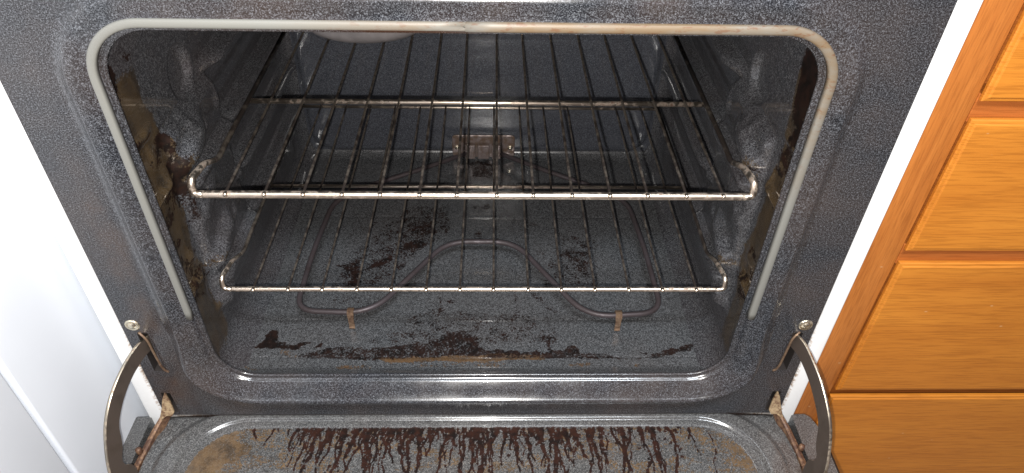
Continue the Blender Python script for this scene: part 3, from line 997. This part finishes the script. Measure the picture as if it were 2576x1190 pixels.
for s in (-1, 1):
    # ear beyond the hinge channel, with a cut corner
    pts = [(.3715, .0020), (.3870, .0022), (.3925, -.0020), (.3985, -.0180), (.3990, -.455), (.3715, -.455)]
    V = [(s*x, y, -.0100) for x, y in pts]+[(s*x, y, -.0290) for x, y in pts]
    n = len(pts)
    F = [tuple(range(n)) if s < 0 else tuple(range(n-1, -1, -1))]
    for i in range(n):
        j = (i+1) % n
        F.append((i, j, n+j, n+i))
    mesh_obj('door_edge', V, F, M_door, door, smooth=False)
    # rusty hinge channel in the slot
    pth = [(.3450, .004, .0160), (.3520, -.010, .0050), (.3585, -.024, -.0030), (.3640, -.060, -.0085), (.3650, -.20, -.0120), (.3650, -.44, -.0130)]
    V, F = [], []
    for i, (x, y, z) in enumerate(pth):
        w = (.0018, .0022, .0028, .0031, .0034, .0034)[i]
        V += [(s*(x-w), y, z-.014), (s*(x-w), y, z), (s*(x-w*.3), y, z+.0012), (s*(x+w), y, z-.0004), (s*(x+w), y, z-.014)]
    for i in range(len(pth)-1):
        a, b2 = i*5, i*5+5
        for k in range(5):
            k2 = (k+1) % 5
            F.append((a+k, a+k2, b2+k2, b2+k))
    F.append((0, 1, 2, 3, 4))
    h = mesh_obj('hinge_channel', V, F, M_rust, door, smooth=False)
    # bent claw of the hinge hooked into the lower slot
    cl = [(.3425, .0370, -.0005), (.3462, .0290, -.0035), (.3490, .0170, -.0080), (.3530, .0060, -.0110), (.3565, -.0020, -.0160), (.3545, -.0030, -.0160), (.3490, .0060, -.0120), (.3450, .0085, -.0105), (.3400, .0060, -.0090), (.3370, .0110, -.0070), (.3390, .0240, -.0035)]
    n = len(cl)
    V = [(s*x, y, z) for x, z, y in cl]+[(s*(x+.0004), y+.0022, z) for x, z, y in cl]
    ctrz = tessellate_polygon([[Vector((x, z, 0)) for x, z, y in cl]])
    F = [tuple(q) for q in ctrz]+[tuple(n+i for i in q) for q in ctrz]+[(i, (i+1) % n, n+(i+1) % n, n+i) for i in range(n)]
    mesh_obj('hinge_claw', V, F, M_claw, door, smooth=False)
    mesh_obj('rivet', *tube([(s*.3655, -.047, -.008), (s*.3655, -.047, -.0005), (s*.3655, -.047, .0006)], [.0036, .0032, .0016], 12), M_rust, door)
    # slim dark latch edge outside the ear
    mesh_obj('door_seal', *box(min(s*.4000, s*.4030), max(s*.4000, s*.4030), -.46, -.012, -.0295, -.0135, .0008), M_black, door, smooth=False)

ARML = [(.012, .121), (-0.0015, 0.125), (-0.0105, 0.1268), (-0.0284, 0.1259), (-0.0485, 0.1201), (-0.0654, 0.1112), (-0.08, 0.097), (-0.0885, 0.0834), (-0.0976, 0.0634), (-0.1035, 0.0455), (-0.1068, 0.0249), (-0.1019, -0.0026), (-0.0888, -0.0178), (-0.0781, 0.0037), (-0.078, 0.0142), (-0.0798, 0.0237), (-0.0854, 0.0299), (-0.0871, 0.0377), (-0.0844, 0.0449), (-0.0792, 0.0516), (-0.0754, 0.0618), (-0.0722, 0.0754), (-0.0652, 0.0853), (-0.0502, 0.0973), (-0.0318, 0.1054), (-0.0144, 0.1073), (-0.0055, 0.1075), (.012, .103)]
ARMR = [(.012, .126), (-0.0035, 0.132), (-0.0176, 0.1327), (-0.0334, 0.1283), (-0.0527, 0.121), (-0.0686, 0.11), (-0.0829, 0.0966), (-0.0917, 0.0826), (-0.1003, 0.0611), (-0.1056, 0.0414), (-0.1084, 0.019), (-0.102, -0.0077), (-0.0920, -0.0146), (-0.0820, 0.000), (-0.081, 0.021), (-0.0818, 0.0283), (-0.0892, 0.0363), (-0.0889, 0.0452), (-0.0831, 0.0514), (-0.0789, 0.0615), (-0.0752, 0.0748), (-0.068, 0.0848), (-0.0536, 0.0965), (-0.038, 0.1062), (-0.0185, 0.1124), (-0.0066, 0.113), (.012, .108)]
M_armedge = metal('worn bright hinge edge', (.62, .55, .44), (.30, .22, .16), .30, .35, 200)
def smooth_closed(P, it=1):
    for _ in range(it):
        Q = []
        n = len(P)
        for i in range(n):
            a, b2 = P[i], P[(i+1) % n]
            Q.append((a[0]*.75+b2[0]*.25, a[1]*.75+b2[1]*.25))
            Q.append((a[0]*.25+b2[0]*.75, a[1]*.25+b2[1]*.75))
        P = Q
    return P
for s, PP in ((-1, ARML), (1, ARMR)):
    PP = smooth_closed(PP, 2)
    t = .0030
    n = len(PP)
    X = lambda y: .3375-.18*y
    V = [(s*X(y), y, z) for y, z in PP]+[(s*(X(y)+t), y, z) for y, z in PP]
    tri = tessellate_polygon([[Vector((y, z, 0)) for y, z in PP]])
    F = [tuple(q) for q in tri]+[tuple(n+i for i in q) for q in tri]+[(i, (i+1) % n, n+(i+1) % n, n+i) for i in range(n)]
    ha = mesh_obj('hinge_arm', V, F, M_arm, door, smooth=False)
    ha.data.materials.append(M_armedge)
    for i, pg in enumerate(ha.data.polygons):
        if len(pg.vertices) == 4:
            pg.material_index = 1
            pg.use_smooth = True
    bm = bmesh.new()
    bm.from_mesh(ha.data)
    bmesh.ops.recalc_face_normals(bm, faces=bm.faces)
    bm.to_mesh(ha.data)
    bm.free()

# ================================================================== RACKS
def rod_mesh(L, r, sag):
    pts, rad = [], []
    # bright weld tip overhanging the front bar, then the long straight wire
    for y, z, q in ((-.0052, -.0010, .0006), (-.0049, -.0008, .0017), (-.0036, -.0004, .0023), (-.0020, 0, .0021), (.0008, 0, r), (.01, 0, r)):
        pts.append((0, y, z))
        rad.append(q)
    for k in range(1, 13):
        t = k/12
        pts.append((0, .01+(L-.01)*t, -sag*math.sin(PI*t)))
        rad.append(r)
    pts.append((0, L+.0012, 0))
    rad.append(r*.5)
    V, F = tube(pts, rad, 10)
    me = bpy.data.meshes.new('rod')
    me.from_pydata([tuple(v) for v in V], [], F)
    me.polygons.foreach_set('use_smooth', [True]*len(me.polygons))
    me.materials.append(M_rod)
    me.materials.append(M_chrome)
    for i, pg in enumerate(me.polygons):
        if i < 10*4:
            pg.material_index = 1
    return me
def make_rack(Z, yf, x_first, xl, xr, ymid, yback, rb, rr, label, humpz):
    t = empty('oven_rack', (.004, yf, Z), label, 'oven rack', 'wire racks in the oven')
    # front bar
    mesh_obj('front_bar', *tube([(xl+.010, yf, Z), (0, yf, Z), (xr-.010, yf, Z)], rb, 16, cap=False), M_chrome, t)
    for s, xe in ((-1, xl), (1, xr)):
        pth = fillet([(xe-s*.010, yf, Z), (xe, yf, Z), (xe-s*.000, yf+.003, Z+humpz), (xe-s*.004, yf+.030, Z+humpz), (xe-s*.005, yf+.060, Z-.001), (xe-s*.004, yf+.09, Z-.001), (xe-s*.003, yback, Z-.001)],
                     [.006, .006, .007, .010, .010], 6)
        n = len(pth)
        rad = [rb*(.98-.26*min(max((p.y-yf-.012)/.03, 0), 1)) for p in pth]
        # split: bright looped end and darker runner
        k = next(i for i, p in enumerate(pth) if p.y > yf+.040)
        mesh_obj('rack_corner', *tube(pth[:k+1], rad[:k+1], 12), M_chrome, t)
        mesh_obj('side_runner', *tube(pth[k:], [rb*.72]*(n-k), 12), M_rod, t)
    mesh_obj('cross_bar', *tube([(xl+.003, ymid, Z-.0036), (0, ymid, Z-.0036), (xr-.003, ymid, Z-.0036)], rb*.80, 14), M_chrome, t)
    bb = mesh_obj('cross_bar', *tube([(xl+.003, yback, Z-.0030), (0, yback, Z-.0030), (xr-.003, yback, Z-.0030)], rb*.80, 14), M_chrome, t)
    me = rod_mesh(yback-yf, rr, .0006)
    for i in range(14):
        x = x_first+.03612*i+random.uniform(-.0008, .0008)
        o = share('rod', me, t, (x, yf, Z+rb*.75))
        o.rotation_euler = (0, 0, random.uniform(-.002, .002))
    return t
make_rack(.2775, .0445, -.2303, -.2610, .2680, .2263, .4280, .0037, .00138, 'upper wire oven rack with a thick bright front bar', .014)
make_rack(.1520, .0460, -.2319, -.2640, .2680, .2348, .4320, .0027, .00122, 'lower wire oven rack with a thinner front bar, above the heating element', .013)

# ================================================================== WOODEN CABINET (right)
cab = empty('wooden_cabinet', (.60, .03, -.34), 'orange varnished wooden drawer cabinet right of the oven', 'cabinet')
YC = .030
cw = .95
mesh_obj('stile', *box(.3790, .4275, YC, YC+.02, -.34, .62, .0015), M_woodv, cab)
mesh_obj('carcass', *box(.3790, cw, YC+.0205, .60, -.34, .62), M_woodr, cab, smooth=False)
Zs = [(.392, .560, 0), (.225, .3745, 1), (.0040, .2090, 2), (-.230, -.0075, 3)]
for z0, z1 in ((.3755, .391), (.210, .224), (-.0065, .003)):
    mesh_obj('rail', *box(.4280, cw, YC+(.0005 if z1 > .1 else .0120), YC+.0195, z0-.006, z1+.006, .0008), M_woodr, cab, smooth=False)
def drawer_front(x0, x1, z0, z1):
    """lipped drawer front: eased outer edge with a narrow moulded bevel"""
    prof = [(0, YC-.0002), (0, YC-.0032), (.0011, YC-.0043), (.0034, YC-.0046), (.0040, YC-.0052), (.0050, YC-.0057)]
    V, F = [], []
    for d, y in prof:
        V += [(x0+d, y, z0+d), (x1-d, y, z0+d), (x1-d, y, z1-d), (x0+d, y, z1-d)]
    for j in range(len(prof)-1):
        for k in range(4):
            k2 = (k+1) % 4
            F.append((j*4+k, j*4+k2, (j+1)*4+k2, (j+1)*4+k))
    F.append(tuple(len(prof)*4-4+k for k in range(4)))
    return V, F
for z0, z1, i in Zs:
    mesh_obj('drawer_front', *drawer_front(.4290 if i < 3 else .4265, cw-.01, z0, z1), WOODS[i], cab, smooth=False)

# ================================================================== WHITE CABINET (left)
wc = empty('white_cabinet', (-.55, 0, -.34), 'smooth white painted cabinet side left of the oven', 'cabinet')
mesh_obj('side_board', *box(-.80, -.3890, -.1035, .62, -.335, 1.0, .003, 3), M_cab, wc)
mesh_obj('front_board', *box(-.80, -.3905, -.60, -.1060, -.335, 1.0, .0035, 3), M_cab, wc)
